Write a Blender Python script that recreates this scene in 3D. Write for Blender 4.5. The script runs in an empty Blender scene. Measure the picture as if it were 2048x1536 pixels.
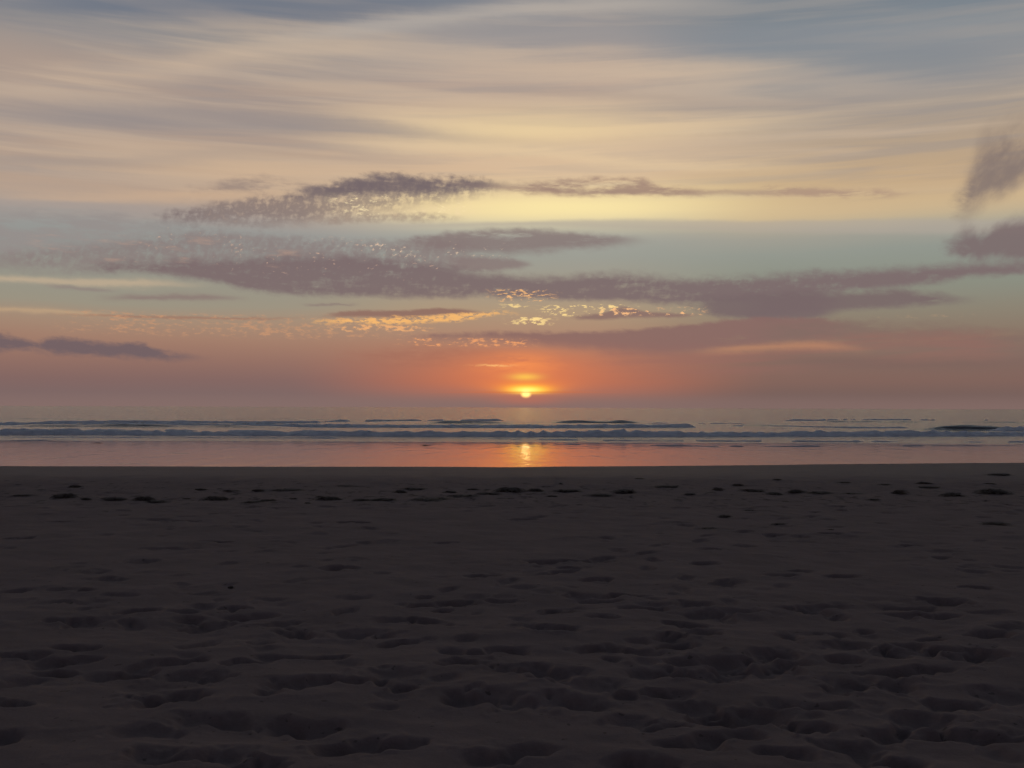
import bpy, bmesh, math, random
import numpy as np
from mathutils import Matrix, Vector, noise as mnoise

random.seed(7)
rng = np.random.default_rng(11)
SC = bpy.context.scene
COL = SC.collection
rad = math.radians

# ------------------------------------------------------------------ camera
FPX = 2105.0                      # focal length in pixels of the 2048 px wide photograph
EYE = 1.60
PITCH, ROLL = rad(1.28), rad(0.20)
cam_d = bpy.data.cameras.new('camera')
cam_d.sensor_width = 36.0
cam_d.lens = 36.0 * FPX / 2048.0
cam_d.clip_start = 0.05
cam_d.clip_end = 60000.0
cam = bpy.data.objects.new('camera', cam_d)
COL.objects.link(cam)
CAM_R = Matrix.Rotation(math.pi / 2 + PITCH, 3, 'X') @ Matrix.Rotation(ROLL, 3, 'Z')
cam.matrix_world = Matrix.Translation((0, 0, EYE)) @ CAM_R.to_4x4()
SC.camera = cam


def ray(px, py):
    """Unit world direction through a pixel of the 2048 x 1536 photograph."""
    d = CAM_R @ Vector(((px - 1024) / FPX, -(py - 768) / FPX, -1.0))
    return d.normalized()


def uv(px, py):
    """Azimuth (0 = straight ahead, right positive) and elevation in degrees."""
    d = ray(px, py)
    return math.degrees(math.atan2(d.x, d.y)), math.degrees(math.asin(d.z))


def on_level(px, py, z):
    d = ray(px, py)
    t = (z - EYE) / d.z
    return d.x * t, d.y * t


def lin(r, g, b):
    f = lambda c: (c / 12.92) if c <= 0.04045 else ((c + 0.055) / 1.055) ** 2.4
    return (f(r / 255), f(g / 255), f(b / 255), 1.0)


# ------------------------------------------------------------------ world: evening sky
world = bpy.data.worlds.new('World')
SC.world = world
world.use_nodes = True
WT = world.node_tree
WT.nodes.clear()


class E:
    """A float socket (or number) with arithmetic that grows math nodes."""
    tree = None

    def __init__(self, s):
        self.s = s

    @staticmethod
    def put(sock, val):
        if isinstance(val, E):
            val = val.s
        if isinstance(val, (int, float)):
            sock.default_value = val
        else:
            E.tree.links.new(val, sock)

    @staticmethod
    def math(op, *a, clamp=False):
        n = E.tree.nodes.new('ShaderNodeMath')
        n.operation = op
        n.use_clamp = clamp
        for k, x in enumerate(a):
            E.put(n.inputs[k], x)
        return E(n.outputs[0])

    def __add__(s, o): return E.math('ADD', s, o)
    __radd__ = __add__
    def __mul__(s, o): return E.math('MULTIPLY', s, o)
    __rmul__ = __mul__
    def __sub__(s, o): return E.math('SUBTRACT', s, o)
    def __rsub__(s, o): return E.math('SUBTRACT', o, s)
    def __truediv__(s, o): return E.math('DIVIDE', s, o)
    def __pow__(s, o): return E.math('POWER', s, o)
    def abs(s): return E.math('ABSOLUTE', s)
    def clamp(s): return E.math('ADD', s, 0.0, clamp=True)
    def exp(s): return E.math('EXPONENT', s)


def ss(x, a, b):
    """smoothstep of x from a to b (a > b gives the falling one)"""
    n = E.tree.nodes.new('ShaderNodeMapRange')
    n.interpolation_type = 'SMOOTHSTEP'
    flip = a > b
    E.put(n.inputs[0], x)
    n.inputs[1].default_value, n.inputs[2].default_value = (b, a) if flip else (a, b)
    n.inputs[3].default_value, n.inputs[4].default_value = (1, 0) if flip else (0, 1)
    return E(n.outputs[0])


def gauss(x, c, w):
    t = (x - c) * (1.0 / w)
    return (t * t * -1.0).exp()


def combine(x, y, z):
    n = E.tree.nodes.new('ShaderNodeCombineXYZ')
    for k, q in enumerate((x, y, z)):
        E.put(n.inputs[k], q)
    return n.outputs[0]


def noise(vec, scale=1.0, detail=4.0, rough=0.55, lac=2.0, dist=0.0):
    n = E.tree.nodes.new('ShaderNodeTexNoise')
    n.inputs['Scale'].default_value = scale
    n.inputs['Detail'].default_value = detail
    n.inputs['Roughness'].default_value = rough
    n.inputs['Lacunarity'].default_value = lac
    n.inputs['Distortion'].default_value = dist
    E.tree.links.new(vec, n.inputs['Vector'])
    return E(n.outputs['Fac'])


def mix(fac, a, b):
    n = E.tree.nodes.new('ShaderNodeMix')
    n.data_type = 'RGBA'
    E.put(n.inputs[0], fac)
    for k, q in ((6, a), (7, b)):
        if isinstance(q, tuple):
            n.inputs[k].default_value = q
        else:
            E.tree.links.new(q, n.inputs[k])
    return n.outputs[2]


def addc(a, b, fac):
    n = E.tree.nodes.new('ShaderNodeMix')
    n.data_type = 'RGBA'
    n.blend_type = 'ADD'
    n.clamp_factor = False
    E.put(n.inputs[0], fac)
    for k, q in ((6, a), (7, b)):
        if isinstance(q, tuple):
            n.inputs[k].default_value = q
        else:
            E.tree.links.new(q, n.inputs[k])
    return n.outputs[2]


def ramp(fac, stops):
    n = E.tree.nodes.new('ShaderNodeValToRGB')
    el = n.color_ramp.elements
    n.color_ramp.interpolation = 'LINEAR'
    stops = sorted(stops)
    el[0].position, el[0].color = stops[0]
    el[1].position, el[1].color = stops[-1]
    for p, c in stops[1:-1]:
        e = el.new(p)
        e.color = c
    E.put(n.inputs[0], fac)
    return n.outputs[0]


U0, U1, VMAX = -36.0, 36.0, 30.0


def curve(tu, pts):
    """Elevation (deg) as a smooth function of azimuth through photograph pixels."""
    n = E.tree.nodes.new('ShaderNodeFloatCurve')
    c = n.mapping.curves[0]
    n.mapping.extend = 'HORIZONTAL'
    q = sorted((((uv(x, y)[0] - U0) / (U1 - U0)), uv(x, y)[1] / VMAX) for x, y in pts)
    c.points[0].location, c.points[1].location = q[0], q[-1]
    for a in q[1:-1]:
        c.points.new(*a)
    n.mapping.update()
    E.put(n.inputs['Value'], tu)
    return E(n.outputs[0]) * VMAX


E.tree = WT
tc = WT.nodes.new('ShaderNodeTexCoord')
sep = WT.nodes.new('ShaderNodeSeparateXYZ')
WT.links.new(tc.outputs['Generated'], sep.inputs[0])
DX, DY, DZ = E(sep.outputs[0]), E(sep.outputs[1]), E(sep.outputs[2])
SUN_PX = (1052, 787)
SUN_U, SUN_V = uv(*SUN_PX)
SUN_D = ray(*SUN_PX)
DEG = 57.29578
U = E.math('ARCTAN2', DX, DY) * DEG
Vv = E.math('ARCSINE', DZ) * DEG
# elevation, warped a little so that the layers are never ruler-straight
warp = noise(combine(DX * 4.0, DY * 4.0, DZ * 22.0), 1.0, 3.0, 0.5) - 0.5
V = Vv + warp * 0.9 * ss(Vv, 0.6, 6.0)
TU = (U - U0) * (1.0 / (U1 - U0))
front = ss(DY, -0.25, 0.85)           # 1 towards the sunset, 0 away from it


def ev(y, x=1024):
    return uv(x, y)[1]


def vramp(rows, x, up):
    st = [(max(0.0, ev(y, x)) / 90.0, lin(*c)) for y, c in rows] + [(e / 90.0, lin(*c)) for e, c in up]
    return ramp(Vv_w, st)


Vv_w = V * (1.0 / 90.0)
UP = [(27, (116, 123, 134)), (38, (104, 111, 123)), (55, (70, 78, 93)), (90, (42, 50, 64))]
mid = vramp([(816, (142, 112, 106)), (800, (150, 110, 100)), (785, (162, 109, 95)), (765, (174, 108, 88)), (735, (174, 112, 92)),
             (700, (170, 120, 100)), (665, (166, 134, 114)), (620, (168, 148, 124)), (565, (154, 150, 136)),
             (510, (150, 155, 148)), (470, (160, 162, 155)), (452, (176, 174, 162)), (436, (206, 192, 164)), (420, (230, 202, 160)), (400, (218, 192, 154)),
             (350, (202, 174, 148)), (250, (194, 169, 147)), (150, (178, 159, 147)), (60, (158, 150, 146)), (0, (122, 128, 138))], 1024, UP)
left = vramp([(812, (132, 109, 106)), (785, (125, 103, 101)), (755, (131, 103, 99)), (720, (145, 111, 101)),
              (680, (160, 124, 107)), (640, (163, 138, 118)), (605, (152, 146, 130)), (560, (148, 146, 134)), (500, (144, 146, 142)),
              (455, (150, 151, 148)), (432, (160, 153, 148)), (412, (174, 156, 143)), (395, (182, 159, 141)), (350, (178, 155, 138)), (250, (164, 147, 138)), (150, (168, 150, 139)),
              (60, (148, 143, 141)), (0, (114, 120, 132))], 300, UP)
right = vramp([(819, (120, 98, 93)), (790, (118, 96, 91)), (760, (128, 100, 92)), (720, (128, 104, 96)), (680, (136, 115, 101)),
               (620, (138, 130, 115)), (560, (137, 142, 130)), (500, (143, 149, 141)), (460, (160, 157, 146)), (440, (182, 170, 146)), (420, (200, 177, 142)), (400, (203, 177, 140)),
               (350, (194, 166, 132)), (250, (172, 155, 138)), (150, (150, 147, 146)), (60, (134, 141, 147)), (0, (118, 128, 137))], 1850, UP)
back = ramp(Vv_w, [(0, lin(108, 97, 104)), (0.05, lin(118, 105, 112)), (0.14, lin(94, 93, 106)), (0.35, lin(48, 58, 74)), (1.0, lin(42, 50, 64))])
base = mix(ss(U, -2.0, -12.5), mid, left)
base = mix(ss(U, 3.5, 14.5), base, right)
base = mix(1.0 - front, base, back)

# physical clear-sky light under the cloud layers
nish = WT.nodes.new('ShaderNodeTexSky')
nish.sky_type = 'NISHITA'
nish.sun_disc = False
nish.sun_elevation = rad(SUN_V)
nish.sun_rotation = rad(SUN_U)
nish.altitude = 0
nish.dust_density = 3.0
base = addc(base, nish.outputs[0], 0.004)

# shared noises (all functions of direction, so they have no seam)
nWide = noise(combine(DX * 3.0, DY * 3.0, DZ * 55.0 + DX * 1.0), 1.0, 4.0, 0.52, dist=0.35)
nWide2 = noise(combine(DX * 5.0 + 7.0, DY * 5.0, DZ * 95.0 - DX * 2.0), 1.0, 4.0, 0.55, dist=0.3)
nMid = noise(combine(DX * 26.0, DY * 26.0, DZ * 120.0), 1.0, 5.0, 0.6)
nEdge = noise(combine(DX * 60.0 + 3.0, DY * 60.0, DZ * 130.0 + DX * 20), 1.0, 4.0, 0.6) - 0.5
nRip = noise(combine(DX * 175.0 - DZ * 70.0, DY * 20.0, DZ * 150.0 + DX * 40), 1.0, 3.0, 0.55, dist=0.25) * 0.55 + nMid * 0.45
eRip = (nRip - 0.5) * 0.7 + nEdge * 0.8
nF1 = noise(combine(DX * 150.0 + 9.0, DY * 20.0, DZ * 400.0), 1.0, 3.0, 0.6)
nF2 = noise(combine(DX * 22.0 + 2.0, DY * 20.0, DZ * 70.0 + DX * 12), 1.0, 2.0, 0.5)
nFleck = nF1 * 0.74 + nF2 * 0.26
nF3 = noise(combine(DX * 260.0 + 4.0, DY * 20.0, DZ * 420.0 - DX * 60), 1.0, 2.0, 0.5) * 0.7 + nF2 * 0.3
nPuff = noise(combine(DX * 24.0 + 5, DY * 20.0, DZ * 24.0 - DX * 14), 1.0, 5.0, 0.56)

c = base
# high veil of cirrostratus: cream streaks and blue-grey gaps, down to the clear slot
veil = ss(Vv, ev(440), ev(360)) * ss(Vv, 40.0, 18.0) * front
streak = ss(nWide, 0.42, 0.66)
gap = ss(nWide2, 0.44, 0.64)
c = mix(gap * veil * 0.30, c, lin(140, 138, 142))
c = mix(streak * veil * 0.38, c, lin(212, 188, 162))
# blue-grey clearing towards the upper right and along the top
clr = ss(Vv + U * 0.16 + (nWide - 0.5) * 9.0, 20.5, 24.5) * front
c = mix(clr * 0.55 * ss(Vv, 45.0, 24.0), c, lin(122, 132, 142))


def streak_line(pts, half, col, amt, soft=1.0):
    global c
    t = (V + nEdge * 0.25 + (nWide2 - 0.5) * min(1.2, half * 2.0) - curve(TU, pts)) * (1.0 / half)
    m = (t * t * -1.0).exp()
    u0, u1 = uv(*pts[0])[0], uv(*pts[-1])[0]
    pad = (u1 - u0) * 0.3
    m = m * ss(U, u0 - pad * 0.2, u0 + pad) * ss(U, u1 + pad * 0.2, u1 - pad) * front
    c = mix(m * amt, c, lin(*col))


# individual streaks seen in the veil
streak_line([(-200, 20), (300, 8), (700, 10), (1000, 2)], 0.7, (110, 118, 132), 0.75)
streak_line([(-100, 172), (250, 150), (600, 90), (760, 92), (1100, 130), (1500, 150), (2000, 185)], 0.7, (216, 190, 162), 0.45)
streak_line([(500, 85), (800, 45), (1100, 15), (1500, 5)], 0.45, (186, 176, 166), 0.6)
streak_line([(560, 232), (760, 232), (900, 250), (1100, 262), (1400, 255), (1700, 240)], 0.48, (234, 206, 166), 0.5)
streak_line([(-200, 225), (200, 228), (450, 240), (700, 252), (900, 276), (1150, 300)], 0.55, (146, 138, 138), 0.65)
streak_line([(560, 268), (800, 288), (1000, 300), (1300, 325), (1700, 335)], 0.40, (236, 208, 166), 0.45)
streak_line([(-200, 315), (200, 325), (420, 312), (650, 300)], 0.4, (150, 142, 140), 0.5)
streak_line([(900, 175), (1200, 190), (1500, 215), (1800, 200)], 0.3, (168, 152, 142), 0.4)
streak_line([(650, 120), (1000, 75), (1500, 85), (2100, 100)], 0.9, (146, 146, 150), 0.45)
streak_line([(1250, 60), (1600, 100), (2150, 130)], 1.2, (126, 134, 142), 0.5)
streak_line([(-100, 398), (200, 400), (420, 392), (640, 380)], 0.28, (206, 174, 144), 0.55)
# bright straw band where the sun's light comes under the veil
glowc = gauss(U, uv(1130, 415)[0], 8.5) * gauss(V, ev(413), 1.0)
c = mix(glowc * 0.85, c, lin(255, 236, 170))
glowd = gauss(U, uv(1060, 250)[0], 6.0) * gauss(V, ev(255), 1.0)
c = mix(glowd * 0.5, c, lin(240, 214, 160))
glowe = gauss(U, uv(1100, 330)[0], 10.0) * gauss(V, ev(335), 2.0)
c = mix(glowe * 0.3, c, lin(238, 206, 164))
c = mix(gauss(U, uv(520, 350)[0], 8.0) * gauss(V, ev(352), 1.2) * 0.35, c, lin(222, 186, 146))


def cloud(top, bot, col, alpha, st=0.35, sb=0.25, amp=0.5, tex=None, tlo=0.3, thi=0.6, edge=None):
    """A cloud bank between two traced edges; returns its cover."""
    global c
    e = (edge if edge is not None else nEdge) * amp
    T = curve(TU, top)
    B = curve(TU, bot)
    d = ss(T - V + e, -st, st) * ss(V - B + e * 0.8, -sb, sb)
    ua, ub = uv(*top[0])[0], uv(*top[-1])[0]
    pad = min(3.0, (ub - ua) * 0.22)
    d = d * ss(U + nEdge * 2.0, ua, ua + pad) * ss(U + nEdge * 2.0, ub, ub - pad)
    if tex is not None:
        d = d * ss(tex, tlo, thi)
    cc = lin(*col) if isinstance(col, tuple) and len(col) == 3 else col
    c = mix(d * alpha, c, cc)
    return d


def flecks(x0, x1, y0, y1, col, amt, thr=0.60, soft=0.06, gain=1.0, padx=1.5, pady=0.25, tex=None):
    """Sunlit cloudlet tips inside a patch of sky."""
    global c
    (ua, va), (ub, vb) = uv(x0, y1), uv(x1, y0)
    m = ss(U, ua, ua + padx) * ss(U, ub, ub - padx) * ss(V, va, va + pady) * ss(V, vb, vb - pady)
    f = ss(tex if tex is not None else nFleck, thr + 0.005, thr + soft * 1.7 + 0.02) * m * amt
    q = lin(*col)
    c = mix(f, c, (q[0] * gain, q[1] * gain, q[2] * gain, 1))


streak_line([(-300, 408), (0, 416), (200, 420), (420, 428), (560, 440)], 0.42, (168, 155, 147), 0.8)
# thin lavender edge of the veil above the clear slot
cloud([(700, 446), (1000, 445), (1300, 440), (2300, 436)], [(700, 449), (1000, 454), (1300, 462), (2300, 470)], (176, 166, 154), 0.6, 0.15, 0.2, 0.15)

# --- upper altocumulus bar
cloud([(250, 452), (340, 428), (420, 410), (520, 392), (620, 376), (700, 358), (800, 352), (900, 360), (985, 362), (1040, 380)],
      [(250, 452), (330, 448), (450, 446), (560, 442), (640, 436), (720, 424), (800, 412), (900, 396), (985, 382), (1040, 384)],
      (124, 110, 110), 0.85, 0.3, 0.5, 0.9, nRip, 0.30, 0.58, edge=eRip)
cloud([(560, 388), (640, 372), (700, 356), (800, 350), (900, 360), (985, 364), (1060, 372)],
      [(560, 394), (640, 392), (700, 388), (800, 386), (900, 380), (985, 376), (1060, 376)],
      (114, 101, 105), 0.85, 0.28, 0.25, 1.0, nMid, 0.18, 0.46)
streak_line([(880, 368), (1040, 374), (1200, 382), (1420, 386), (1700, 384)], 0.13, (164, 138, 124), 0.6)
cloud([(360, 376), (430, 366), (500, 350), (560, 356), (620, 366), (680, 366)], [(360, 384), (430, 384), (500, 382), (560, 384), (620, 382), (680, 376)],
      (134, 118, 116), 0.6, 0.3, 0.3, 0.7, nMid, 0.34, 0.62)
cloud([(600, 424), (700, 426), (850, 426), (950, 436)], [(600, 446), (700, 442), (850, 440), (950, 440)], (150, 132, 122), 0.75, 0.14, 0.18, 0.5, nRip, 0.3, 0.6)
cloud([(960, 372), (1040, 366), (1140, 360), (1270, 358), (1330, 372), (1400, 378), (1460, 388)], [(960, 376), (1040, 384), (1140, 388), (1270, 388), (1330, 390), (1400, 390), (1460, 390)],
      (158, 130, 118), 0.85, 0.2, 0.25, 0.55, nMid, 0.3, 0.56)
cloud([(1450, 386), (1520, 376), (1600, 372), (1700, 376), (1850, 382)], [(1450, 388), (1520, 386), (1600, 390), (1700, 392), (1850, 386)],
      (172, 144, 126), 0.8, 0.22, 0.22, 0.6, nMid, 0.36, 0.56)
flecks(600, 1010, 384, 440, (244, 218, 172), 0.8, 0.44, 0.2, tex=nRip, pady=0.6, padx=3)
flecks(640, 960, 386, 434, (255, 232, 182), 0.8, 0.55, 0.08, pady=0.4)
flecks(330, 760, 390, 446, (212, 188, 164), 0.55, 0.46, 0.22, tex=nRip, pady=0.6, padx=3)

# --- second group: rippled sheet on the left, under the blue slot
cloud([(-100, 505), (150, 492), (300, 478), (430, 466), (520, 474), (640, 478), (760, 486), (900, 482), (1000, 490)],
      [(-100, 520), (150, 540), (300, 532), (430, 528), (520, 520), (640, 526), (760, 528), (900, 530), (1000, 528)],
      (138, 123, 121), 0.75, 0.4, 0.45, 0.8, nRip, 0.26, 0.58, edge=eRip)
cloud([(-300, 440), (0, 432), (180, 426), (380, 440)], [(-300, 500), (0, 505), (180, 490), (380, 470)], (150, 142, 139), 0.8, 0.5, 0.5, 1.0, nMid, 0.30, 0.6)
# long lens in the middle
cloud([(760, 494), (880, 470), (960, 464), (1080, 466), (1200, 474), (1320, 486)], [(760, 502), (880, 504), (960, 508), (1080, 506), (1200, 498), (1320, 490)],
      (134, 117, 115), 0.82, 0.25, 0.3, 0.6, nMid, 0.2, 0.5)
cloud([(880, 520), (980, 516), (1070, 524)], [(880, 536), (980, 540), (1070, 534)], (136, 118, 116), 0.8, 0.15, 0.15, 0.5)
# --- main dark bank
MB_T = [(120, 540), (300, 528), (400, 522), (520, 518), (640, 514), (760, 516), (860, 526), (960, 546), (1080, 554), (1260, 550), (1380, 558), (1500, 556), (1640, 548), (1800, 541), (1960, 533), (2200, 528)]
MB_B = [(120, 544), (300, 548), (400, 560), (520, 582), (640, 592), (760, 596), (860, 596), (960, 592), (1080, 596), (1260, 602), (1380, 606), (1500, 598), (1640, 584), (1800, 574), (1960, 556), (2200, 538)]
cloud(MB_T, MB_B, (124, 106, 107), 0.92, 0.34, 0.24, 0.6, nRip * 0.6 + nMid * 0.4, 0.17, 0.50, edge=eRip * 0.6 + nEdge * 0.4)
cloud([(1440, 600), (1560, 588), (1700, 584), (1820, 584), (1900, 590), (1985, 597)], [(1440, 640), (1560, 632), (1700, 620), (1820, 612), (1900, 606), (1985, 602)],
      (122, 106, 105), 0.95, 0.22, 0.25, 0.55, nMid, 0.18, 0.42)
cloud([(1360, 590), (1500, 584), (1620, 580), (1700, 584)], [(1360, 612), (1500, 640), (1620, 640), (1700, 624)], (120, 103, 104), 0.9, 0.25, 0.25, 0.5)
flecks(200, 1000, 472, 545, (226, 186, 158), 0.6, 0.595, 0.08, pady=0.6, padx=4, tex=nF3)
flecks(40, 620, 478, 530, (198, 160, 138), 0.5, 0.54, 0.12, tex=nMid, pady=0.6)
flecks(700, 1050, 490, 515, (234, 204, 174), 0.7, 0.56, 0.08, pady=0.2, tex=nF3)
# streaks at the lower left
streak_line([(-150, 552), (60, 560), (260, 566), (420, 572)], 0.16, (196, 174, 146), 0.7)
streak_line([(190, 592), (300, 590), (420, 594), (500, 598)], 0.14, (138, 118, 114), 0.75)
streak_line([(80, 568), (170, 574), (240, 577)], 0.1, (142, 126, 122), 0.6)
streak_line([(600, 608), (660, 611), (720, 612)], 0.06, (140, 122, 116), 0.7)
streak_line([(-200, 625), (60, 624), (260, 634)], 0.14, (198, 166, 130), 0.55)
streak_line([(90, 632), (250, 632), (430, 636), (620, 634)], 0.07, (158, 118, 100), 0.7)
# peach ripples low on the left
flecks(60, 900, 630, 668, (206, 152, 114), 0.7, 0.47, 0.12, pady=0.3, padx=4)
# --- small lens with a lit belly, left of the sun
cloud([(620, 634), (700, 626), (800, 626), (880, 618), (925, 620), (1000, 628)], [(620, 636), (700, 638), (800, 640), (880, 634), (925, 630), (1000, 629)],
      (146, 112, 100), 0.95, 0.1, 0.12, 0.3)
lb = cloud([(600, 638), (700, 641), (850, 636), (930, 629), (995, 622), (1060, 630)], [(600, 642), (700, 650), (850, 648), (930, 642), (995, 632), (1060, 634)],
           (248, 186, 112), 0.92, 0.1, 0.12, 0.5, nFleck, 0.40, 0.54)
flecks(640, 880, 652, 662, (240, 176, 118), 0.9, 0.44, 0.08, pady=0.08)
flecks(960, 1130, 575, 602, (250, 190, 126), 0.95, 0.50, 0.06, pady=0.1)
flecks(985, 1075, 604, 616, (255, 220, 148), 1.0, 0.46, 0.05, pady=0.06)
flecks(1000, 1125, 634, 652, (255, 220, 148), 1.0, 0.46, 0.06, pady=0.08)
flecks(1060, 1290, 606, 634, (255, 220, 148), 1.0, 0.51, 0.05, pady=0.15)
cloud([(1120, 632), (1200, 626), (1240, 614), (1300, 622), (1420, 626)], [(1120, 637), (1200, 638), (1240, 634), (1300, 634), (1420, 629)],
      (140, 112, 105), 0.9, 0.1, 0.12, 0.35)
flecks(1150, 1440, 610, 632, (250, 190, 134), 0.95, 0.54, 0.05, pady=0.12)
flecks(1560, 1980, 622, 648, (176, 146, 118), 0.8, 0.5, 0.12, pady=0.3)
# --- mauve sheet over the sun, sinking to the lower right
cloud([(780, 674), (900, 668), (1010, 664), (1120, 662), (1260, 660), (1380, 650), (1500, 638), (1640, 640), (1760, 664)],
      [(780, 675), (900, 676), (1010, 680), (1120, 692), (1260, 704), (1380, 706), (1500, 694), (1640, 680), (1760, 674)],
      (138, 106, 101), 0.9, 0.14, 0.4, 0.45, nMid, 0.1, 0.4)
cloud([(1480, 650), (1640, 644), (1800, 652), (2080, 664), (2250, 668)], [(1480, 690), (1640, 694), (1800, 700), (2080, 712), (2250, 712)], (130, 108, 100), 0.7, 0.35, 0.5, 0.8, nMid, 0.25, 0.55)
cloud([(1150, 690), (1300, 696), (1500, 694), (1700, 672), (2080, 668)], [(1150, 735), (1300, 750), (1500, 744), (1700, 724), (2080, 715)],
      (150, 106, 97), 0.6, 0.4, 0.6, 0.7, nWide2, 0.3, 0.6)
cloud([(640, 712), (780, 700), (900, 694), (1000, 700), (1060, 716)], [(640, 720), (780, 730), (900, 735), (1000, 730), (1060, 722)],
      (160, 108, 92), 0.55, 0.4, 0.4, 0.7, nMid, 0.3, 0.6)
streak_line([(1380, 706), (1500, 696), (1640, 690), (1740, 700)], 0.2, (186, 134, 104), 0.7)
streak_line([(1500, 716), (1800, 726), (2100, 720)], 0.35, (120, 98, 92), 0.45)
flecks(780, 1090, 674, 692, (250, 170, 110), 0.85, 0.48, 0.08, pady=0.1)
# --- low dark scud on the left and torn cloud at the right
cloud([(-120, 668), (0, 672), (60, 682), (110, 678), (200, 686), (280, 690), (330, 704), (440, 712)],
      [(-120, 702), (0, 702), (60, 698), (110, 706), (200, 710), (280, 716), (330, 718), (440, 718)],
      (112, 96, 100), 0.92, 0.2, 0.22, 0.8, nMid, 0.16, 0.44)
ePuff = nPuff - 0.5
cloud([(1890, 424), (1935, 345), (1970, 285), (2020, 256), (2080, 250), (2160, 250)], [(1890, 428), (1935, 420), (1970, 410), (2020, 385), (2080, 345), (2160, 340)],
      (132, 117, 112), 0.92, 1.1, 0.8, 2.4, nPuff, 0.10, 0.50, edge=ePuff)
cloud([(1870, 500), (1920, 480), (1990, 456), (2050, 440), (2160, 420)], [(1870, 515), (1920, 522), (1990, 524), (2050, 522), (2160, 520)],
      (124, 108, 108), 0.92, 0.6, 0.4, 2.6, nPuff, 0.2, 0.52, edge=ePuff)

# haze bank along the sea horizon
c = mix(ss(Vv + warp * 0.4, 1.0, 0.1) * 0.65 * front, c, lin(132, 108, 103))
# --- light round the sun
du = (U - SUN_U)
dv = (V - SUN_V)
lowband = ss(Vv, 0.05, 1.35)
c = mix(gauss(U, SUN_U, 7.0) * gauss(V, ev(752), 1.2) * lowband * 0.15, c, lin(232, 128, 80))
c = mix(gauss(U, SUN_U - 0.3, 3.4) * gauss(V, ev(745), 1.1) * lowband * 0.6, c, lin(244, 132, 76))
c = mix(gauss(U, SUN_U - 0.4, 1.9) * gauss(V, ev(728), 0.55) * ss(nMid, 0.3, 0.6) * 0.7, c, lin(252, 150, 84))
c = mix(gauss(U, SUN_U - 1.7, 0.9) * gauss(V + nEdge * 0.2, ev(731), 0.06) * ss(nF1, 0.38, 0.5) * 0.8, c, lin(255, 190, 118))
c = mix(gauss(U, SUN_U, 1.8) * gauss(Vv, 0.42, 0.28) * 0.5, c, lin(196, 112, 88))
c = mix(gauss(U, SUN_U, 2.0) * gauss(V, ev(774), 0.40) * ss(Vv, 0.25, 0.95) * 0.85, c, lin(255, 140, 66))
c = mix(gauss(U, SUN_U - 0.05, 0.8) * gauss(V, ev(754), 0.19) * 0.9, c, lin(255, 196, 84))
q = lin(255, 196, 52)
c = mix(gauss(U, SUN_U + 0.1, 1.08) * gauss(Vv, ev(779), 0.24) * ss(Vv, ev(792), ev(783)), c, (q[0] * 1.35, q[1] * 1.25, q[2], 1))
c = mix(gauss(U, SUN_U + 0.05, 0.70) * gauss(Vv, ev(780), 0.16), c, (1.4, 1.02, 0.22, 1))
# hazy disc of the setting sun, cut off below by the haze bank
r2 = du * du + (Vv - (SUN_V - 0.02)) * (Vv - (SUN_V - 0.02))
disc = ss((du * du * 0.8 + (Vv - (SUN_V - 0.02)) * (Vv - (SUN_V - 0.02))) ** 0.5, 0.32, 0.08) * ss(Vv, SUN_V - 0.36, SUN_V - 0.08)
c = mix(disc, c, (1.9, 1.15, 0.32, 1))
# thin bar of cloud across the disc
bar = gauss(Vv + warp * 0.3, ev(785.0), 0.04) * gauss(U, SUN_U, 3.4)
c = mix(bar * 0.45, c, lin(214, 104, 40))
# below the horizon (hidden by the ground) keep the haze colour
bg = WT.nodes.new('ShaderNodeBackground')
WT.links.new(c, bg.inputs[0])
bg.inputs[1].default_value = 1.0
wo = WT.nodes.new('ShaderNodeOutputWorld')
WT.links.new(bg.outputs[0], wo.inputs[0])

# ------------------------------------------------------------------ sun, view, sampling
sun_d = bpy.data.lights.new('sun', 'SUN')
sun_d.energy = 0.00012              # a disc reddened and dimmed by the haze bank: it hardly lights the beach
sun_d.angle = rad(0.53)
sun_d.color = (1.0, 0.55, 0.25)
sun = bpy.data.objects.new('sun', sun_d)
sun.rotation_euler = SUN_D.to_track_quat('Z', 'Y').to_euler()
sun.location = (0, 0, 30)
COL.objects.link(sun)
SC.view_settings.view_transform = 'Standard'
SC.view_settings.look = 'None'
SC.view_settings.exposure = 0.0
SC.view_settings.gamma = 1.0
SC.view_settings.use_curve_mapping = False
SC.cycles.use_denoising = True
SC.cycles.use_adaptive_sampling = True
SC.cycles.adaptive_threshold = 0.035
SC.cycles.adaptive_min_samples = 6
SC.cycles.max_bounces = 4
SC.cycles.diffuse_bounces = 1
SC.cycles.glossy_bounces = 3
world.cycles.sampling_method = 'NONE'

# ------------------------------------------------------------------ helpers for meshes and materials


def grid_mesh(name, X, Y, Z, mat, smooth=True):
    r, k = X.shape
    co = np.stack([X, Y, Z], -1).reshape(-1, 3).astype(np.float32)
    i = np.arange(r * k).reshape(r, k)
    quads = np.stack([i[:-1, :-1], i[:-1, 1:], i[1:, 1:], i[1:, :-1]], -1).reshape(-1, 4)
    me = bpy.data.meshes.new(name)
    me.vertices.add(len(co))
    me.vertices.foreach_set('co', co.ravel())
    me.loops.add(quads.size)
    me.loops.foreach_set('vertex_index', quads.ravel().astype(np.int32))
    me.polygons.add(len(quads))
    me.polygons.foreach_set('loop_start', np.arange(0, quads.size, 4, dtype=np.int32))
    me.update(calc_edges=True)
    if smooth:
        me.polygons.foreach_set('use_smooth', np.ones(len(quads), dtype=bool))
    me.materials.append(mat)
    o = bpy.data.objects.new(name, me)
    COL.objects.link(o)
    return o


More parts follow.
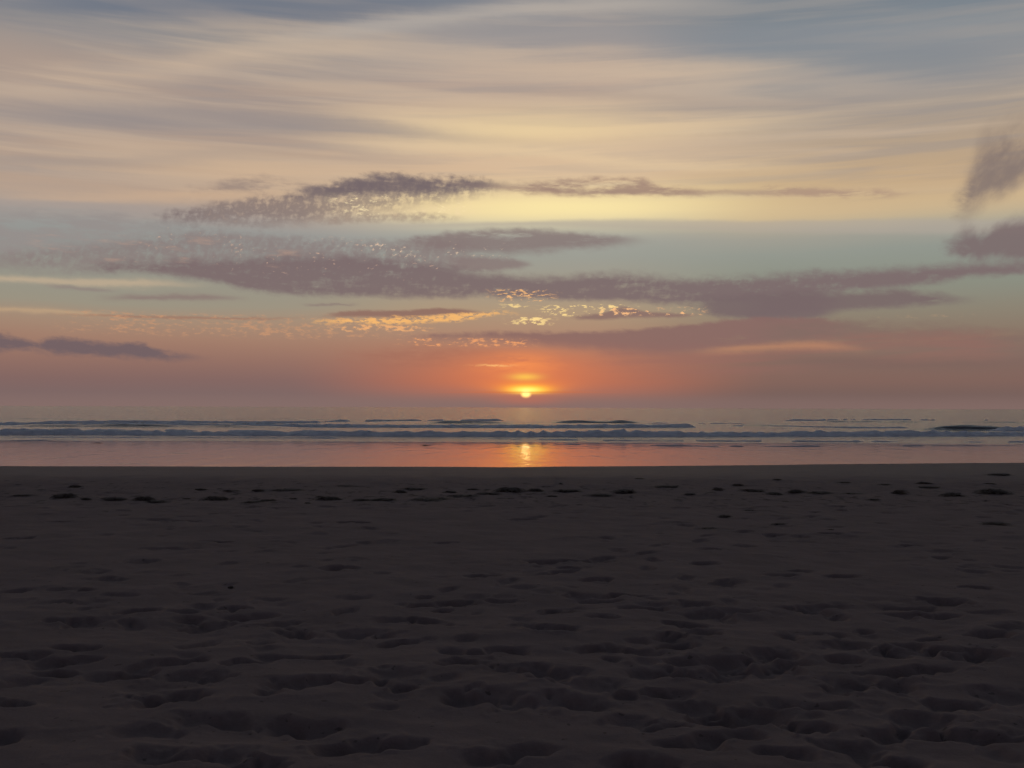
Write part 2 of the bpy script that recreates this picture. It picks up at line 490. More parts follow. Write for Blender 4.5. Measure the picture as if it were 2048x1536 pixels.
def material(name):
    m = bpy.data.materials.new(name)
    m.use_nodes = True
    t = m.node_tree
    E.tree = t
    b = t.nodes['Principled BSDF']
    tcn = t.nodes.new('ShaderNodeTexCoord')
    return m, t, b, tcn.outputs['Object']


def mapped(t, vec, sc):
    n = t.nodes.new('ShaderNodeMapping')
    n.inputs['Scale'].default_value = sc
    t.links.new(vec, n.inputs['Vector'])
    return n.outputs[0]


def bump(t, b, h, strength, dist):
    n = t.nodes.new('ShaderNodeBump')
    n.inputs['Strength'].default_value = strength
    n.inputs['Distance'].default_value = dist
    t.links.new(h.s, n.inputs['Height'])
    t.links.new(n.outputs[0], b.inputs['Normal'])


def vnoise(x, y, seed=0):
    """value noise on numpy arrays, range -1..1"""
    xi, yi = np.floor(x).astype(np.int64), np.floor(y).astype(np.int64)
    fx, fy = x - xi, y - yi
    fx, fy = fx * fx * (3 - 2 * fx), fy * fy * (3 - 2 * fy)

    def h(a, b):
        n = (a * 374761393 + b * 668265263 + seed * 974634777) & 0x7fffffff
        n = ((n ^ (n >> 13)) * 1274126177) & 0x7fffffff
        return ((n ^ (n >> 16)) & 0xffff) / 32767.5 - 1.0
    return (h(xi, yi) * (1 - fx) + h(xi + 1, yi) * fx) * (1 - fy) + (h(xi, yi + 1) * (1 - fx) + h(xi + 1, yi + 1) * fx) * fy


def fbm(x, y, seed=0, octv=4, gain=0.5):
    s, a = 0, 1.0
    for k in range(octv):
        s = s + a * vnoise(x, y, seed + k * 17)
        x, y, a = x * 2.03 + 5.1, y * 2.03 + 1.7, a * gain
    return s


def sstep(x, a, b):
    t = np.clip((x - a) / (b - a), 0, 1)
    return t * t * (3 - 2 * t)


# ------------------------------------------------------------------ materials
def sand_material():
    m, t, b, co = material('sand')
    n1 = noise(co, 1.3, 5, 0.6)
    n2 = noise(co, 60, 3, 0.6)
    s = t.nodes.new('ShaderNodeSeparateXYZ')
    t.links.new(co, s.inputs[0])
    X, Y = E(s.outputs[0]), E(s.outputs[1])
    damp = ss(Y + (n1 - 0.5) * 3.0 + X * -0.06, 21.5, 25.5)      # sand the last tide left damp
    dry = ramp(n1 * 0.7 + n2 * 0.3, [(0.3, (0.188, 0.134, 0.118, 1)), (0.7, (0.244, 0.176, 0.155, 1))])
    wet = ramp(n1, [(0.3, (0.146, 0.098, 0.090, 1)), (0.7, (0.176, 0.120, 0.110, 1))])
    sandc = mix(damp, dry, wet)
    # ground-up weed and shell litter strewn along the tide line, and dark specks elsewhere
    band = ss(Y + X * -0.02 + (n1 - 0.5) * 2.0, 16.5, 19.5) * ss(Y + X * -0.02 + (n1 - 0.5) * 2.0, 25.0, 21.0)
    lit = noise(mapped(t, co, (5.0, 2.6, 5.0)), 1.0, 4, 0.65)
    sandc = mix(ss(lit, 0.56, 0.66) * band * 0.75, sandc, (0.05, 0.038, 0.030, 1))
    spk = noise(co, 14, 2, 0.5)
    sandc = mix(ss(spk, 0.70, 0.74) * 0.6, sandc, (0.07, 0.055, 0.045, 1))
    t.links.new(sandc, b.inputs['Base Color'])
    E.put(b.inputs['Roughness'], 0.95 - damp * 0.3)
    b.inputs['Specular IOR Level'].default_value = 0.15
    bump(t, b, noise(co, 9, 4, 0.6) * 0.6 + n2 * 0.18, 0.5, 0.02)
    return m


def wet_material():
    m, t, b, co = material('wet_sand_film')
    big = noise(mapped(t, co, (0.05, 0.25, 1)), 1.0, 5, 0.6)
    patch = noise(mapped(t, co, (0.22, 0.9, 1)), 1.0, 4, 0.55)
    dryp = ss(patch, 0.67, 0.74)
    b.inputs['Base Color'].default_value = (0.10, 0.075, 0.062, 1)
    E.put(b.inputs['Roughness'], 0.04 + big * 0.05 + dryp * 0.3)
    b.inputs['IOR'].default_value = 1.5
    b.inputs['Specular IOR Level'].default_value = 1.0
    bump(t, b, noise(mapped(t, co, (1.6, 0.32, 1)), 1.0, 3, 0.55), 0.6, 0.045)
    return m


def sea_material():
    m, t, b, co = material('sea_water')
    b.inputs['Base Color'].default_value = (0.09, 0.088, 0.092, 1)
    b.inputs['Roughness'].default_value = 0.15
    b.inputs['IOR'].default_value = 1.38
    w1 = noise(mapped(t, co, (0.35, 0.9, 1)), 1.0, 4, 0.6)
    w2 = noise(mapped(t, co, (0.05, 0.16, 1)), 1.0, 3, 0.55)
    bump(t, b, w1 * 0.4 + w2 * 1.2, 1.0, 0.5)
    return m


def foam_material():
    m, t, b, co = material('foam')
    n = noise(mapped(t, co, (1.2, 2.0, 5.0)), 1.0, 5, 0.65)
    t.links.new(ramp(n, [(0.3, (0.66, 0.66, 0.67, 1)), (0.6, (0.90, 0.90, 0.90, 1))]), b.inputs['Base Color'])
    b.inputs['Roughness'].default_value = 0.85
    bump(t, b, noise(co, 5, 4, 0.65), 0.8, 0.12)
    return m


def weed_material():
    m, t, b, co = material('seaweed')
    n = noise(co, 7, 4, 0.6)
    t.links.new(ramp(n, [(0.3, (0.075, 0.056, 0.043, 1)), (0.7, (0.15, 0.112, 0.084, 1))]), b.inputs['Base Color'])
    b.inputs['Roughness'].default_value = 0.7
    b.inputs['Specular IOR Level'].default_value = 0.2
    return m


M_SAND, M_WET, M_SEA, M_FOAM, M_WEED = sand_material(), wet_material(), sea_material(), foam_material(), weed_material()

# ------------------------------------------------------------------ the shore: levels
SEA_Z = -0.50
WET_SLOPE = 0.0108
line_px = [(-900, 934), (0, 932), (512, 933), (1024, 934), (1300, 932), (1700, 928), (2048, 925), (2900, 915)]
line_xy = []
for px_, py_ in line_px:
    d = ray(px_, py_)
    # plane z = -0.15 - slope*(y-31.5)
    t_ = (-0.15 + WET_SLOPE * 31.5 - EYE) / (d.z + WET_SLOPE * d.y)
    line_xy.append((d.x * t_, d.y * t_))
LX, LY = zip(*line_xy)


def wet_z(x, y):
    return -0.15 - WET_SLOPE * (y - 31.5)


def water_line(x):
    return np.interp(x, LX, LY)


def beach_z(x, y):
    s = y - water_line(x)
    up = 0.014 * np.minimum(-s, 7.0) + 0.004 * np.clip(-s - 7.0, 0, 6)
    top = np.maximum(wet_z(x, y), -0.10 + 0 * y)
    h = np.where(s < 0, up, -0.012 * s)
    z = wet_z(x, y) + h
    flat = -0.004 * np.clip(y, -100, 40)
    k = sstep(-s, 5.0, 13.0)
    return z * (1 - k) + flat * k


# ------------------------------------------------------------------ beach: footprints and trampled sand as real relief
rows = [3.2]
while rows[-1] < 24:
    rows.append(rows[-1] + max(0.011, 0.0032 * rows[-1]))
while rows[-1] < 48:
    rows.append(rows[-1] + 0.14)
rows = np.array(list(np.linspace(-70, 3.0, 50)) + rows + list(np.linspace(50, 95, 30)))
tt = np.linspace(-1, 1, 761)
ext = np.geomspace(1.02, 60, 40)
tt = np.concatenate([-ext[::-1], tt, ext])
wid = np.maximum(rows, 3.0) * 0.58 + 0.9
BX = wid[:, None] * tt[None, :]
BY = np.repeat(rows[:, None], len(tt), 1)
BZ = beach_z(BX, BY)
s_ = BY - water_line(BX)
rough = sstep(-s_, 4.5, 11.0)                        # trampled dry sand, smooth damp strip
near = sstep(BY, 13.0, 6.0)
BZ += rough * (0.016 * fbm(BX * 0.9, BY * 0.9, 3, 4) + 0.007 * fbm(BX * 3.2, BY * 3.2, 9, 3))
BZ += near * (0.020 * fbm(BX * 1.0 + 0.4 * BY, BY * 1.7, 21, 3) + 0.008 * fbm(BX * 2.4, BY * 3.0, 33, 3))
BZ += (1 - rough) * 0.0016 * fbm(BX * 0.3, BY * 1.2, 41, 3)


def dent(x, y, rx, ry, ang, depth):
    w = max(rx, ry) * 2.6
    r0, r1 = np.searchsorted(rows, (y - w, y + w))
    if r1 <= r0:
        return
    wl = wid[(r0 + r1) // 2]
    c0, c1 = np.searchsorted(tt, ((x - w * 1.3) / wl - 0.02, (x + w * 1.3) / wl + 0.02))
    if c1 <= c0:
        return
    gx, gy = BX[r0:r1, c0:c1] - x, BY[r0:r1, c0:c1] - y
    ca, sa = math.cos(ang), math.sin(ang)
    wob = 1 + 0.34 * vnoise((gx + x) * 9, (gy + y) * 9, 5) + 0.18 * vnoise((gx + x) * 24, (gy + y) * 24, 8)
    a, b_ = (gx * ca + gy * sa) / rx * wob, (-gx * sa + gy * ca) / ry * wob
    r = np.sqrt(a * a + b_ * b_)
    BZ[r0:r1, c0:c1] += depth * (-np.exp(-r ** 3.4) + 0.09 * np.exp(-((r - 1.4) / 0.5) ** 2) * (1 + 0.8 * vnoise((gx + x) * 16, (gy + y) * 16, 12)))


# (px, py, width px) of the hollows one can pick out in the photograph
hollows = [
    (40, 1073, 60), (440, 1079, 50), (122, 1037, 40), (350, 1092, 30), (372, 1037, 60), (710, 1041, 60), (685, 1135, 60), (895, 1081, 45),
    (960, 1150, 50), (35, 1178, 35), (170, 1180, 30), (210, 1162, 26), (128, 1200, 30), (280, 1220, 70), (255, 1238, 30), (125, 1238, 70), (175, 1239, 50),
    (470, 1212, 50), (500, 1228, 90), (570, 1240, 45), (375, 1219, 32), (380, 1232, 36), (415, 1242, 60), (600, 1259, 60), (790, 1234, 60), (845, 1236, 50),
    (910, 1200, 80), (850, 1190, 30), (885, 1215, 28), (720, 1257, 60), (765, 1264, 50), (800, 1281, 75), (930, 1302, 100), (1010, 1298, 90), (925, 1324, 60),
    (155, 1293, 85), (50, 1308, 90), (130, 1318, 110), (560, 1310, 80), (650, 1309, 60), (490, 1320, 90), (380, 1318, 80), (240, 1340, 120), (110, 1341, 90), (400, 1345, 120),
    (790, 1340, 60), (700, 1360, 170), (590, 1366, 80), (790, 1370, 90), (360, 1388, 80), (310, 1396, 60), (20, 1402, 110), (960, 1390, 130), (540, 1383, 40),
    (430, 1430, 140), (280, 1456, 90), (600, 1446, 120), (740, 1482, 190), (380, 1510, 210), (10, 1466, 70), (990, 1508, 110), (520, 1530, 90),
    (1045, 1035, 60), (1090, 1121, 40), (1170, 1115, 80), (1100, 1118, 46), (1140, 1132, 50), (1190, 1155, 60), (1125, 1140, 40), (1195, 1196, 70), (1260, 1187, 60), (1240, 1186, 36),
    (1290, 1213, 90), (1385, 1203, 56), (1405, 1222, 60), (1110, 1217, 50), (1205, 1233, 50), (1375, 1244, 60), (1405, 1262, 60), (1075, 1252, 60), (1110, 1258, 90), (1335, 1275, 50),
    (1360, 1286, 60), (1200, 1295, 90), (1275, 1280, 36), (1280, 1300, 50), (1220, 1316, 36), (1040, 1340, 110), (1110, 1345, 80), (1370, 1320, 60), (1450, 1318, 70), (1465, 1335, 70),
    (1435, 1346, 80), (1540, 1303, 80), (1560, 1316, 100), (1535, 1331, 60), (1345, 1344, 70), (1290, 1340, 70), (1110, 1362, 36), (1190, 1370, 80), (1245, 1386, 50), (1325, 1378, 90),
    (1680, 1315, 40), (1685, 1287, 70), (1635, 1260, 30), (1670, 1262, 36), (1730, 1258, 22), (1815, 1212, 80), (1880, 1228, 80), (1885, 1198, 50), (1820, 1285, 50), (1855, 1275, 40),
    (1975, 1265, 60), (2020, 1250, 60), (1800, 1302, 120), (1900, 1298, 80), (1960, 1310, 110), (1850, 1336, 100), (1780, 1340, 70), (1690, 1361, 80), (1670, 1380, 40), (2010, 1385, 80),
    (1070, 1402, 150), (1160, 1403, 90), (1380, 1407, 60), (1250, 1436, 60), (1330, 1450, 110), (1430, 1430, 90), (1510, 1425, 80), (1560, 1404, 60), (1650, 1410, 110),
    (1450, 1468, 140), (1620, 1452, 100), (1830, 1432, 80), (1900, 1402, 90), (1800, 1460, 150), (1960, 1470, 140), (1380, 1490, 110), (1570, 1510, 120), (1700, 1490, 90), (1060, 1495, 80), (1290, 1530, 120), (1780, 1525, 130),
    (1420, 1096, 46), (1550, 1065, 40), (1660, 1063, 40), (1410, 1122, 40), (1560, 1150, 60), (1820, 1085, 50), (1880, 1109, 30), (1620, 1218, 60), (1450, 1160, 40), (1680, 1150, 50), (1940, 1172, 60), (1600, 1138, 36),
]
for px_, py_, w_ in hollows:
    x_, y_ = on_level(px_, py_, -0.03)
    wm = w_ / FPX * y_
    # each hollow is a scuffed cluster of one to four overlapping prints
    n_ = max(1, min(4, int(round(wm / 0.17))))
    for k in range(n_):
        f_ = (k + 0.5) / n_ - 0.5
        rx_ = wm / n_ * random.uniform(0.55, 0.75)
        ry_ = min(max(rx_ * random.uniform(0.6, 1.0), 0.06), 0.13)
        dep = random.uniform(0.042, 0.070) * min(1.0, 0.45 + rx_ * 4)
        dent(x_ + f_ * wm * 0.9, y_ - ry_ * 0.5 + random.uniform(-0.5, 0.5) * ry_ * (n_ > 1), rx_, ry_, random.uniform(-0.5, 0.5), dep)
# older, softer marks everywhere on the dry sand
for k in range(1300):
    y_ = 4.5 + 18 * random.random() ** 0.8
    x_ = random.uniform(-1, 1) * (y_ * 0.62 + 2)
    cl = float(fbm(np.array([x_ * 0.35]), np.array([y_ * 0.35]), 77, 2)[0])
    if cl < -0.05 + random.uniform(-0.3, 0.3):
        continue
    r_ = random.uniform(0.035, 0.11)
    dent(x_, y_, r_ * random.uniform(0.8, 1.6), r_, random.uniform(-1.2, 1.2), r_ * random.uniform(0.10, 0.34))
# lines of walking feet along the dry sand
for (x0, y0, x1, y1) in ((-4, 4.6, 6.5, 19), (2.2, 5.0, 1.2, 13.5), (-6, 9.5, 6, 8.2), (-9, 17.2, 10, 18.4), (5, 6, 9, 20)):
    L = math.hypot(x1 - x0, y1 - y0)
    ux, uy = (x1 - x0) / L, (y1 - y0) / L
    for k in range(int(L / 0.66)):
        t_ = k * 0.66 + random.uniform(-0.06, 0.06)
        sd = 0.11 if k % 2 else -0.11
        dent(x0 + ux * t_ - uy * sd, y0 + uy * t_ + ux * sd, 0.15, 0.07, math.atan2(uy, ux) + random.uniform(-0.2, 0.2), random.uniform(0.02, 0.045))

beach = grid_mesh('beach_sand', BX, BY, BZ, M_SAND)
beach['kind'] = 'structure'

# ------------------------------------------------------------------ wet sand: a mirror of water draining off the slope
wy = np.concatenate([np.linspace(29.0, 66, 150), np.linspace(68, 80, 6)])
wx = np.concatenate([np.linspace(-260, -34, 20), np.linspace(-33, 33, 331), np.linspace(34, 260, 20)])
WX, WY = np.meshgrid(wx, wy)
WZ = wet_z(WX, WY) + 0.0022 * fbm(WX * 0.10, WY * 0.22, 51, 3)
wet = grid_mesh('wet_sand', WX, WY, WZ, M_WET)
wet['kind'] = 'structure'

# ------------------------------------------------------------------ sea
sy = [58.0]
while sy[-1] < 175:
    sy.append(sy[-1] + 0.20 + 0.0022 * (sy[-1] - 58))
while sy[-1] < 26000:
    sy.append(sy[-1] * 1.035)
sy = np.array(sy)
st_ = np.concatenate([-np.geomspace(1.03, 12, 14)[::-1], np.linspace(-1, 1, 381), np.geomspace(1.03, 12, 14)])
SX = (sy * 0.56 + 4)[:, None] * st_[None, :]
SY = np.repeat(sy[:, None], len(st_), 1)
SZ = np.full_like(SX, SEA_Z)
deep = sstep(SY, 80, 130)
SZ += deep * sstep(SY, 2200, 700) * (0.05 * np.sin(SY * 0.33 + 1.2 * fbm(SX * 0.02, SY * 0.02, 61, 2)) + 0.05 * fbm(SX * 0.05, SY * 0.2, 63, 3))
SZ += sstep(SY, 66, 90) * sstep(SY, 400, 160) * 0.02 * fbm(SX * 0.25, SY * 0.8, 65, 3)


def swell(px0, px1, py, h, front_w=0.9, back_w=4.0, seed=0):
    """An unbroken wave: steep face to the shore, long back."""
    xa, ya = on_level(px0, py, SEA_Z)
    xb, yb = on_level(px1, py, SEA_Z)
    yc = (ya + yb) / 2 + 0.9 * fbm(SX * 0.05, SX * 0 + seed, seed, 2)
    e = sstep(SX, xa, xa + (xb - xa) * 0.3) * sstep(SX, xb, xb - (xb - xa) * 0.3)
    e = e * (0.75 + 0.25 * fbm(SX * 0.25, SX * 0 + 3 + seed, seed + 4, 3))
    d_ = SY - yc
    global SZ
    SZ = SZ + e * h * np.where(d_ < 0, np.exp(-(d_ / front_w) ** 2), np.exp(-(d_ / back_w) ** 2))


for a in ((1080, 1300, 846, 0.50, 0.7), (830, 1040, 847, 0.36, 0.7), (1820, 2080, 861, 0.55, 0.7), (1630, 1860, 845, 0.42, 0.7), (1880, 2300, 846, 0.34, 0.8),
          (370, 540, 832, 0.55, 1.2), (-400, 320, 838, 0.25, 1.5), (1430, 1600, 851, 0.14, 0.7), (560, 780, 838, 0.28, 1.0), (-300, 700, 854, 0.3, 0.8), (700, 1420, 854, 0.3, 0.8)):
    swell(*a, seed=int(a[0]) % 91)
sea = grid_mesh('sea', SX, SY, SZ, M_SEA)
sea['kind'] = 'structure'


def roller(name, pts, hgt, depth, label, seed, group=None, cat='wave', tall=None, step=0.10, lump=0.14, gapthr=None):
    """A line of white water: lumpy front, crest and sloping back, swept along the shore."""
    w = [on_level(px, py, SEA_Z) for px, py in pts]
    xs = np.arange(w[0][0], w[-1][0], step)
    yc = np.interp(xs, [p[0] for p in w], [p[1] for p in w]) + 0.5 * fbm(xs * 0.16, xs * 0, seed, 3)
    n = len(xs)
    ends = sstep(xs, xs[0], xs[0] + 3) * sstep(xs, xs[-1], xs[-1] - 1.2)
    H = hgt * (1 - lump + lump * (0.55 + 0.9 * fbm(xs * 0.22, xs * 0, seed + 5, 3) * 0.6)) * (1 + 0.17 * fbm(xs * 2.2, xs * 0, seed + 9, 3) + 0.08 * fbm(xs * 0.5, xs * 0, seed + 12, 2))
    if tall is not None:
        H = H * np.interp(xs, [on_level(p, pts[0][1], SEA_Z)[0] for p, _ in tall], [q_ for _, q_ in tall])
    if gapthr is not None:
        H = H * sstep(fbm(xs * 0.35, xs * 0 + 8, seed + 2, 3), gapthr, gapthr + 0.25)
    H = np.maximum(H * ends, 0.0)
    prof = [(-1.9, -0.15), (-1.6, 0.16), (-1.25, 0.42), (-0.85, 0.72), (-0.3, 1.0), (0.3, 0.9), (1.2, 0.6), (2.2, 0.25), (3.2, -0.2)]
    X = np.repeat(xs[None, :], len(prof), 0)
    Y = np.zeros_like(X)
    Z = np.zeros_like(X)
    for k, (a, b_) in enumerate(prof):
        j = fbm(xs * 2.1, xs * 0 + k * 0.7, seed + 31, 3)
        Y[k] = yc + depth * (a + 0.22 * j)
        Z[k] = SEA_Z - 0.03 + (H + 0.02) * (b_ + (0.10 * j if 0 < k < 8 else 0)) - (H < 0.012) * 0.05
    o = grid_mesh(name, X, Y, Z, M_FOAM)
    o['label'] = label
    o['category'] = cat
    if group:
        o['group'] = group
    return o


roller('breaking_wave', [(-500, 869), (0, 869), (500, 871), (1024, 873), (1500, 873), (2048, 871), (2500, 869)], 0.42, 0.55,
       'low foaming breaker closest to the wet sand, running along the whole shore', 101,
       tall=[(-500, 0.8), (0, 1.0), (500, 0.8), (560, 0.75), (760, 1.0), (1000, 0.95), (1240, 1.2), (1500, 0.8), (1750, 1.0), (2000, 0.8), (2500, 1)])
roller('breaking_wave', [(-500, 851), (0, 851), (500, 853), (1024, 855), (1398, 855)], 0.40, 0.6,
       'second line of white water behind the first breaker, ending short of the open sea', 131,
       tall=[(-500, 1), (0, 1.0), (400, 0.8), (900, 0.75), (1100, 0.8), (1390, 1.25)])
roller('breaking_wave', [(60, 845), (300, 845), (520, 846), (650, 846)], 0.26, 0.6,
       'faint crumbling crest beyond the second line of white water', 151)
roller('breaking_wave', [(1960, 862), (2048, 862), (2500, 860)], 0.42, 0.6,
       'crumbling wave shoulder beside the dark swell at the edge of the surf', 171)
for pts_, h_, lab_, sd_ in (
        ([(640, 843), (800, 842), (1010, 841)], 0.30, 'thin broken crest behind the second breaker, between two dark swells', 301),
        ([(1280, 846), (1400, 848), (1500, 849)], 0.16, 'faint crest trailing off the end of the dark swell', 311),
        ([(1560, 842), (1700, 840), (1900, 841), (2300, 842)], 0.30, 'ragged far crest running out above the dark swells', 321),
        ([(1440, 853), (1560, 853), (1700, 856), (1830, 857)], 0.20, 'low ragged crest leading into the dark shoulder of the last swell', 331),
        ([(-400, 860), (0, 860), (300, 861), (700, 863)], 0.12, 'low ripple of white water between the two long breakers', 341)):
    roller('breaking_wave', pts_, h_, 0.5, lab_, sd_, gapthr=-0.45, lump=0.4)
G = 'thin swash lines at the edge of the sea'
roller('foam_line', [(0, 875), (200, 875), (420, 876), (700, 877)], 0.07, 0.15, 'thin swash line hugging the foot of the long breaker', 201, G, 'foam', lump=0.5)
roller('foam_line', [(1024, 879), (1300, 882), (1700, 884), (2048, 884), (2400, 884)], 0.09, 0.15, 'long broken swash line between the long breaker and the wet sand', 221, G, 'foam', lump=0.5, gapthr=-0.35)
roller('foam_line', [(840, 876), (1000, 878), (1240, 880)], 0.05, 0.12, 'shortest and faintest swash line at the edge of the sea', 231, G, 'foam', lump=0.5, gapthr=-0.3)


def swash(name, pts, hgt, label, seed, gapthr=None):
    """A low lip of water running up on the wet sand."""
    w = []
    for px, py in pts:
        d = ray(px, py)
        t_ = (-0.15 + WET_SLOPE * 31.5 - EYE) / (d.z + WET_SLOPE * d.y)
        w.append((d.x * t_, d.y * t_))
    xs = np.arange(w[0][0], w[-1][0], 0.08)
    yc = np.interp(xs, [p[0] for p in w], [p[1] for p in w]) + 0.25 * fbm(xs * 0.3, xs * 0, seed, 3)
    H = hgt * (0.75 + 0.35 * fbm(xs * 0.9, xs * 0, seed + 3, 3)) * sstep(xs, xs[0], xs[0] + 1.5) * sstep(xs, xs[-1], xs[-1] - 1.0)
    if gapthr is not None:
        H = H * sstep(fbm(xs * 0.4, xs * 0 + 8, seed + 2, 3), gapthr, gapthr + 0.25)
    prof = [(-1, -0.4), (-0.7, 0.7), (0, 1.0), (1.0, 0.6), (2.0, -0.4)]
    X = np.repeat(xs[None, :], len(prof), 0)
    Y = np.stack([yc + 0.06 * a for a, _ in prof])
    Z = np.stack([wet_z(xs, yc) - 0.008 + (H + 0.006) * b_ - (H < 0.006) * 0.03 for _, b_ in prof])
    o = grid_mesh(name, X, Y, Z, M_FOAM)
    o['label'], o['category'], o['group'] = label, 'foam', G


swash('foam_line', [(-200, 884), (0, 882), (150, 880), (290, 877)], 0.05, 'thin curved swash line on the mirror-like wet sand', 251)
swash('foam_line', [(1110, 889), (1300, 891), (1500, 893), (1800, 892), (2048, 891), (2300, 890)], 0.05, 'dotted swash line on wet sand, nearest to the dry beach', 261, gapthr=-0.25)


# low bars of bare sand standing out of the film
def bar_shape(name, px, py, wpx, label):
    d = ray(px, py)
    t_ = (-0.15 + WET_SLOPE * 31.5 - EYE) / (d.z + WET_SLOPE * d.y)
    x0, y0 = d.x * t_, d.y * t_
    L = wpx / FPX * y0
    us, vs = np.linspace(-1, 1, 40), np.linspace(-1, 1, 13)
    Uu, Vv2 = np.meshgrid(us, vs)
    X = x0 + Uu * L / 2
    Y = y0 + Vv2 * 0.35 + 0.12 * fbm(Uu * 2 + px, Vv2 * 0, 5, 2)
    r = np.sqrt(Uu ** 2 + Vv2 ** 2)
    Z = wet_z(X, Y) - 0.02 + 0.046 * np.clip(1 - r, -0.3, 1) * (1 + 0.4 * fbm(Uu * 4 + px, Vv2 * 3, 6, 3))
    o = grid_mesh(name, X, Y, Z, M_SAND)
    o['label'], o['category'], o['group'] = label, 'sand bar', 'small sand bars in the wet film'


bar_shape('sand_bar', 850, 891, 44, 'small dark sand bar alone in the wet film, far from the curved swash line')
bar_shape('sand_bar', 195, 886, 46, 'small dark sand bar just below the curved swash line')

# ------------------------------------------------------------------ wrack: clumps of seaweed along the last high-tide line


def weed_mesh(seed, flat):
    r = random.Random(seed)
    bm = bmesh.new()
    bmesh.ops.create_icosphere(bm, subdivisions=4, radius=1.0)
    off = Vector((seed * 3.1, seed * 1.7, 0))
    for v in bm.verts:
        p = v.co.copy()
        n = mnoise.fractal(p * 1.7 + off, 1.0, 2.0, 4) * 0.62 + mnoise.fractal(p * 6 + off, 1.0, 2.0, 3) * 0.24
        rr = max(0.12, 0.62 + n)
        v.co = Vector((p.x * rr, p.y * rr * 0.75, max(-0.12, p.z * rr * (0.75 if p.z > 0 else 0.2))))
    # fronds: ribbons curling over and out of the heap
    for k in range(80):
        a = r.uniform(0, 6.283)
        q0 = Vector((math.cos(a) * r.uniform(0, 0.5), math.sin(a) * r.uniform(0, 0.4), r.uniform(0.3, 0.62)))
        hd = a + r.uniform(-0.9, 0.9)
        L = r.uniform(0.4, 1.25)
        w = r.uniform(0.025, 0.06)
        prev = None
        lift = r.uniform(-0.1, 0.35)
        for s in range(7):
            f = s / 6
            hd += r.uniform(-0.35, 0.35)
            q = q0 + Vector((math.cos(hd) * L * f, math.sin(hd) * L * f * 0.8, lift * f - 1.05 * f * f * q0.z - lift * f * f))
            q.z = max(q.z, -0.04)
            sd = Vector((-math.sin(hd), math.cos(hd), 0.4 * r.uniform(-1, 1))) * w * (1 - 0.55 * f)
            cur = (bm.verts.new(q + sd), bm.verts.new(q + Vector((0, 0, w * 0.7))), bm.verts.new(q - sd))
            if prev:
                for m in range(2):
                    bm.faces.new((prev[m], prev[m + 1], cur[m + 1], cur[m]))
            prev = cur
    me = bpy.data.meshes.new('seaweed_clump')
    bm.to_mesh(me)
    bm.free()
    for p in me.polygons:
        p.use_smooth = True
    me.materials.append(M_WEED)
    return me


WEEDS = [weed_mesh(k, False) for k in range(5)]


def clump(px, py, wpx, hpx, label, group='seaweed clumps along the tide line'):
    """py is the foot of the clump on the sand."""
    x, y = on_level(px, py, -0.08)
    for _ in range(6):
        x, y = on_level(px, py, float(beach_z(np.array([x]), np.array([y]))[0]))
    o = bpy.data.objects.new('seaweed_clump', random.choice(WEEDS))
    COL.objects.link(o)
    W = wpx / FPX * y
    Hh = hpx / FPX * y
    o.location = (x, y + W * 0.2, float(beach_z(np.array([x]), np.array([y + W * 0.2]))[0]) + 0.0)
    o.scale = (W * 0.50, W * random.uniform(0.35, 0.55), Hh * 1.1)
    o.rotation_euler = (0, 0, random.choice((0, math.pi)) + random.uniform(-0.35, 0.35))
    if label == BIG:
        label = 'rounded thick heap of dark seaweed on the tide line' if hpx * 3.6 > wpx else 'long thick heap of dark seaweed on the tide line'
    elif label == LOW:
        label = 'thin flat streak of dark seaweed just above the tide line heaps' if hpx <= 4 else 'low spread patch of dark seaweed among the tide line heaps'
    elif label == BIT:
        if py > 1009:
            label = 'small isolated scrap of seaweed on the footprint-marked dry sand'
        elif py < 973:
            label = 'small scrap of seaweed on smooth damp sand seaward of the tide line'
        else:
            label = 'small scrap of seaweed lying between the tide line heaps'
    o['label'], o['category'] = label, 'seaweed'
    o['group'] = group


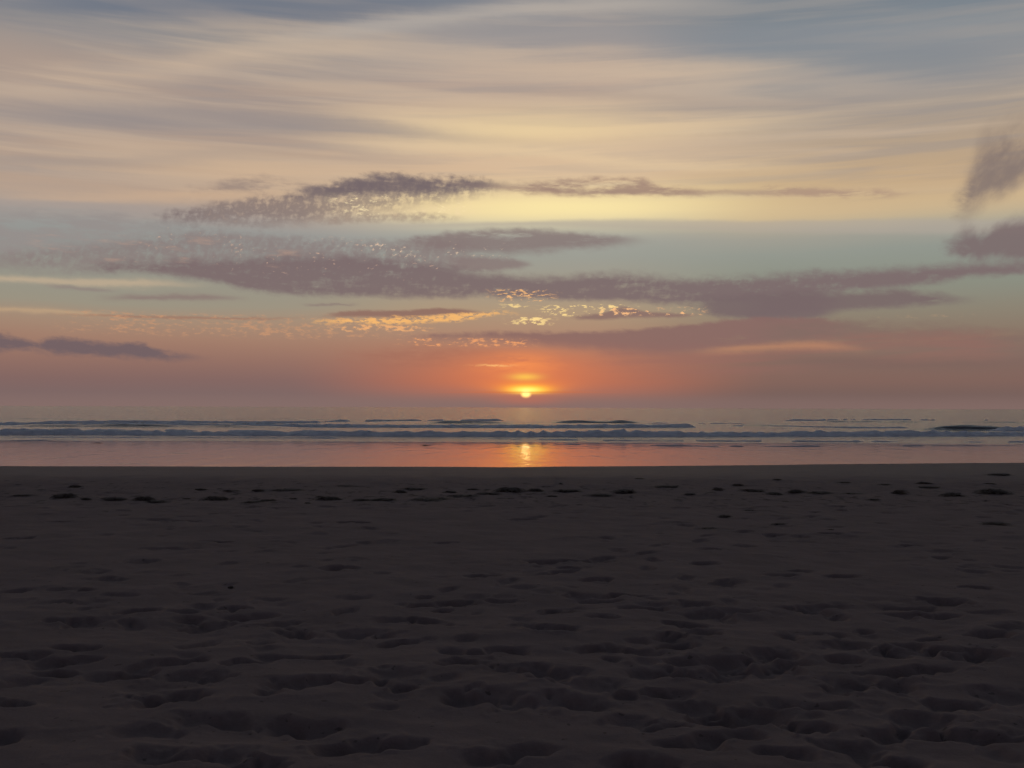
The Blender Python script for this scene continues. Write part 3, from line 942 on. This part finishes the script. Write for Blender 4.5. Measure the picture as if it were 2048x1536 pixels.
BIG = 'thick dark heap of seaweed on the tide line'
LOW = 'low spread patch of dark seaweed on the tide line'
BIT = 'small scrap of dark seaweed lying on the sand'
named = [
    (1020, 985, 62, 13, 'largest dark heap of seaweed on the whole tide line'),
    (1070, 984, 32, 9, 'small seaweed heap almost touching the largest heap'),
    (2002, 951, 44, 5, 'thin dark seaweed strip alone on the smooth damp sand near the wet edge'),
    (1990, 988, 64, 13, 'wide ragged seaweed heap below the lone strip on the damp sand'),
]
for a in named:
    clump(*a)
for a in ((126, 996, 44, 12), (428, 1001, 46, 11), (285, 1000, 42, 9), (655, 1001, 46, 10), (1250, 985, 46, 8), (1594, 986, 34, 9), (1802, 988, 30, 11), (1437, 981, 22, 8), (1506, 984, 42, 7), (800, 986, 22, 7), (1908, 993, 44, 10)):
    clump(*a, BIG)
for a in ((225, 1000, 44, 7), (310, 1005, 40, 5), (40, 993, 44, 5), (690, 974, 46, 4), (765, 1002, 50, 7), (722, 1003, 34, 7), (860, 1001, 80, 6), (570, 982, 70, 4), (825, 979, 44, 4), (1135, 984, 56, 6),
          (1335, 975, 50, 5), (1548, 990, 34, 7), (1645, 988, 50, 6), (1710, 990, 50, 5), (925, 995, 60, 6), (505, 1007, 44, 6), (1200, 992, 50, 5), (975, 990, 46, 6), (1860, 976, 44, 4), (535, 1003, 36, 5)):
    clump(*a, LOW)
for a in ((148, 975, 24, 6), (1122, 970, 10, 5), (1477, 971, 24, 4), (1982, 970, 26, 5), (515, 982, 24, 5), (80, 982, 24, 4), (170, 1000, 20, 6), (400, 980, 24, 4), (455, 983, 20, 4), (372, 1000, 18, 5),
          (900, 986, 24, 5), (945, 980, 22, 4), (1280, 958, 20, 3), (1555, 960, 16, 3), (1850, 968, 30, 5), (1690, 966, 24, 3), (1770, 970, 24, 3), (1380, 990, 24, 5), (615, 1008, 16, 4), (585, 1000, 20, 5),
          (1105, 994, 24, 4), (1750, 1001, 26, 4), (210, 1025, 18, 4), (1160, 1012, 16, 4), (461, 1177, 11, 6), (1450, 1034, 26, 5), (1662, 1062, 18, 5), (1560, 1050, 30, 4), (1995, 1049, 50, 5), (640, 995, 14, 4), (705, 986, 14, 3), (1420, 1058, 30, 4), (1500, 1022, 26, 3)):
    clump(*a, BIT)
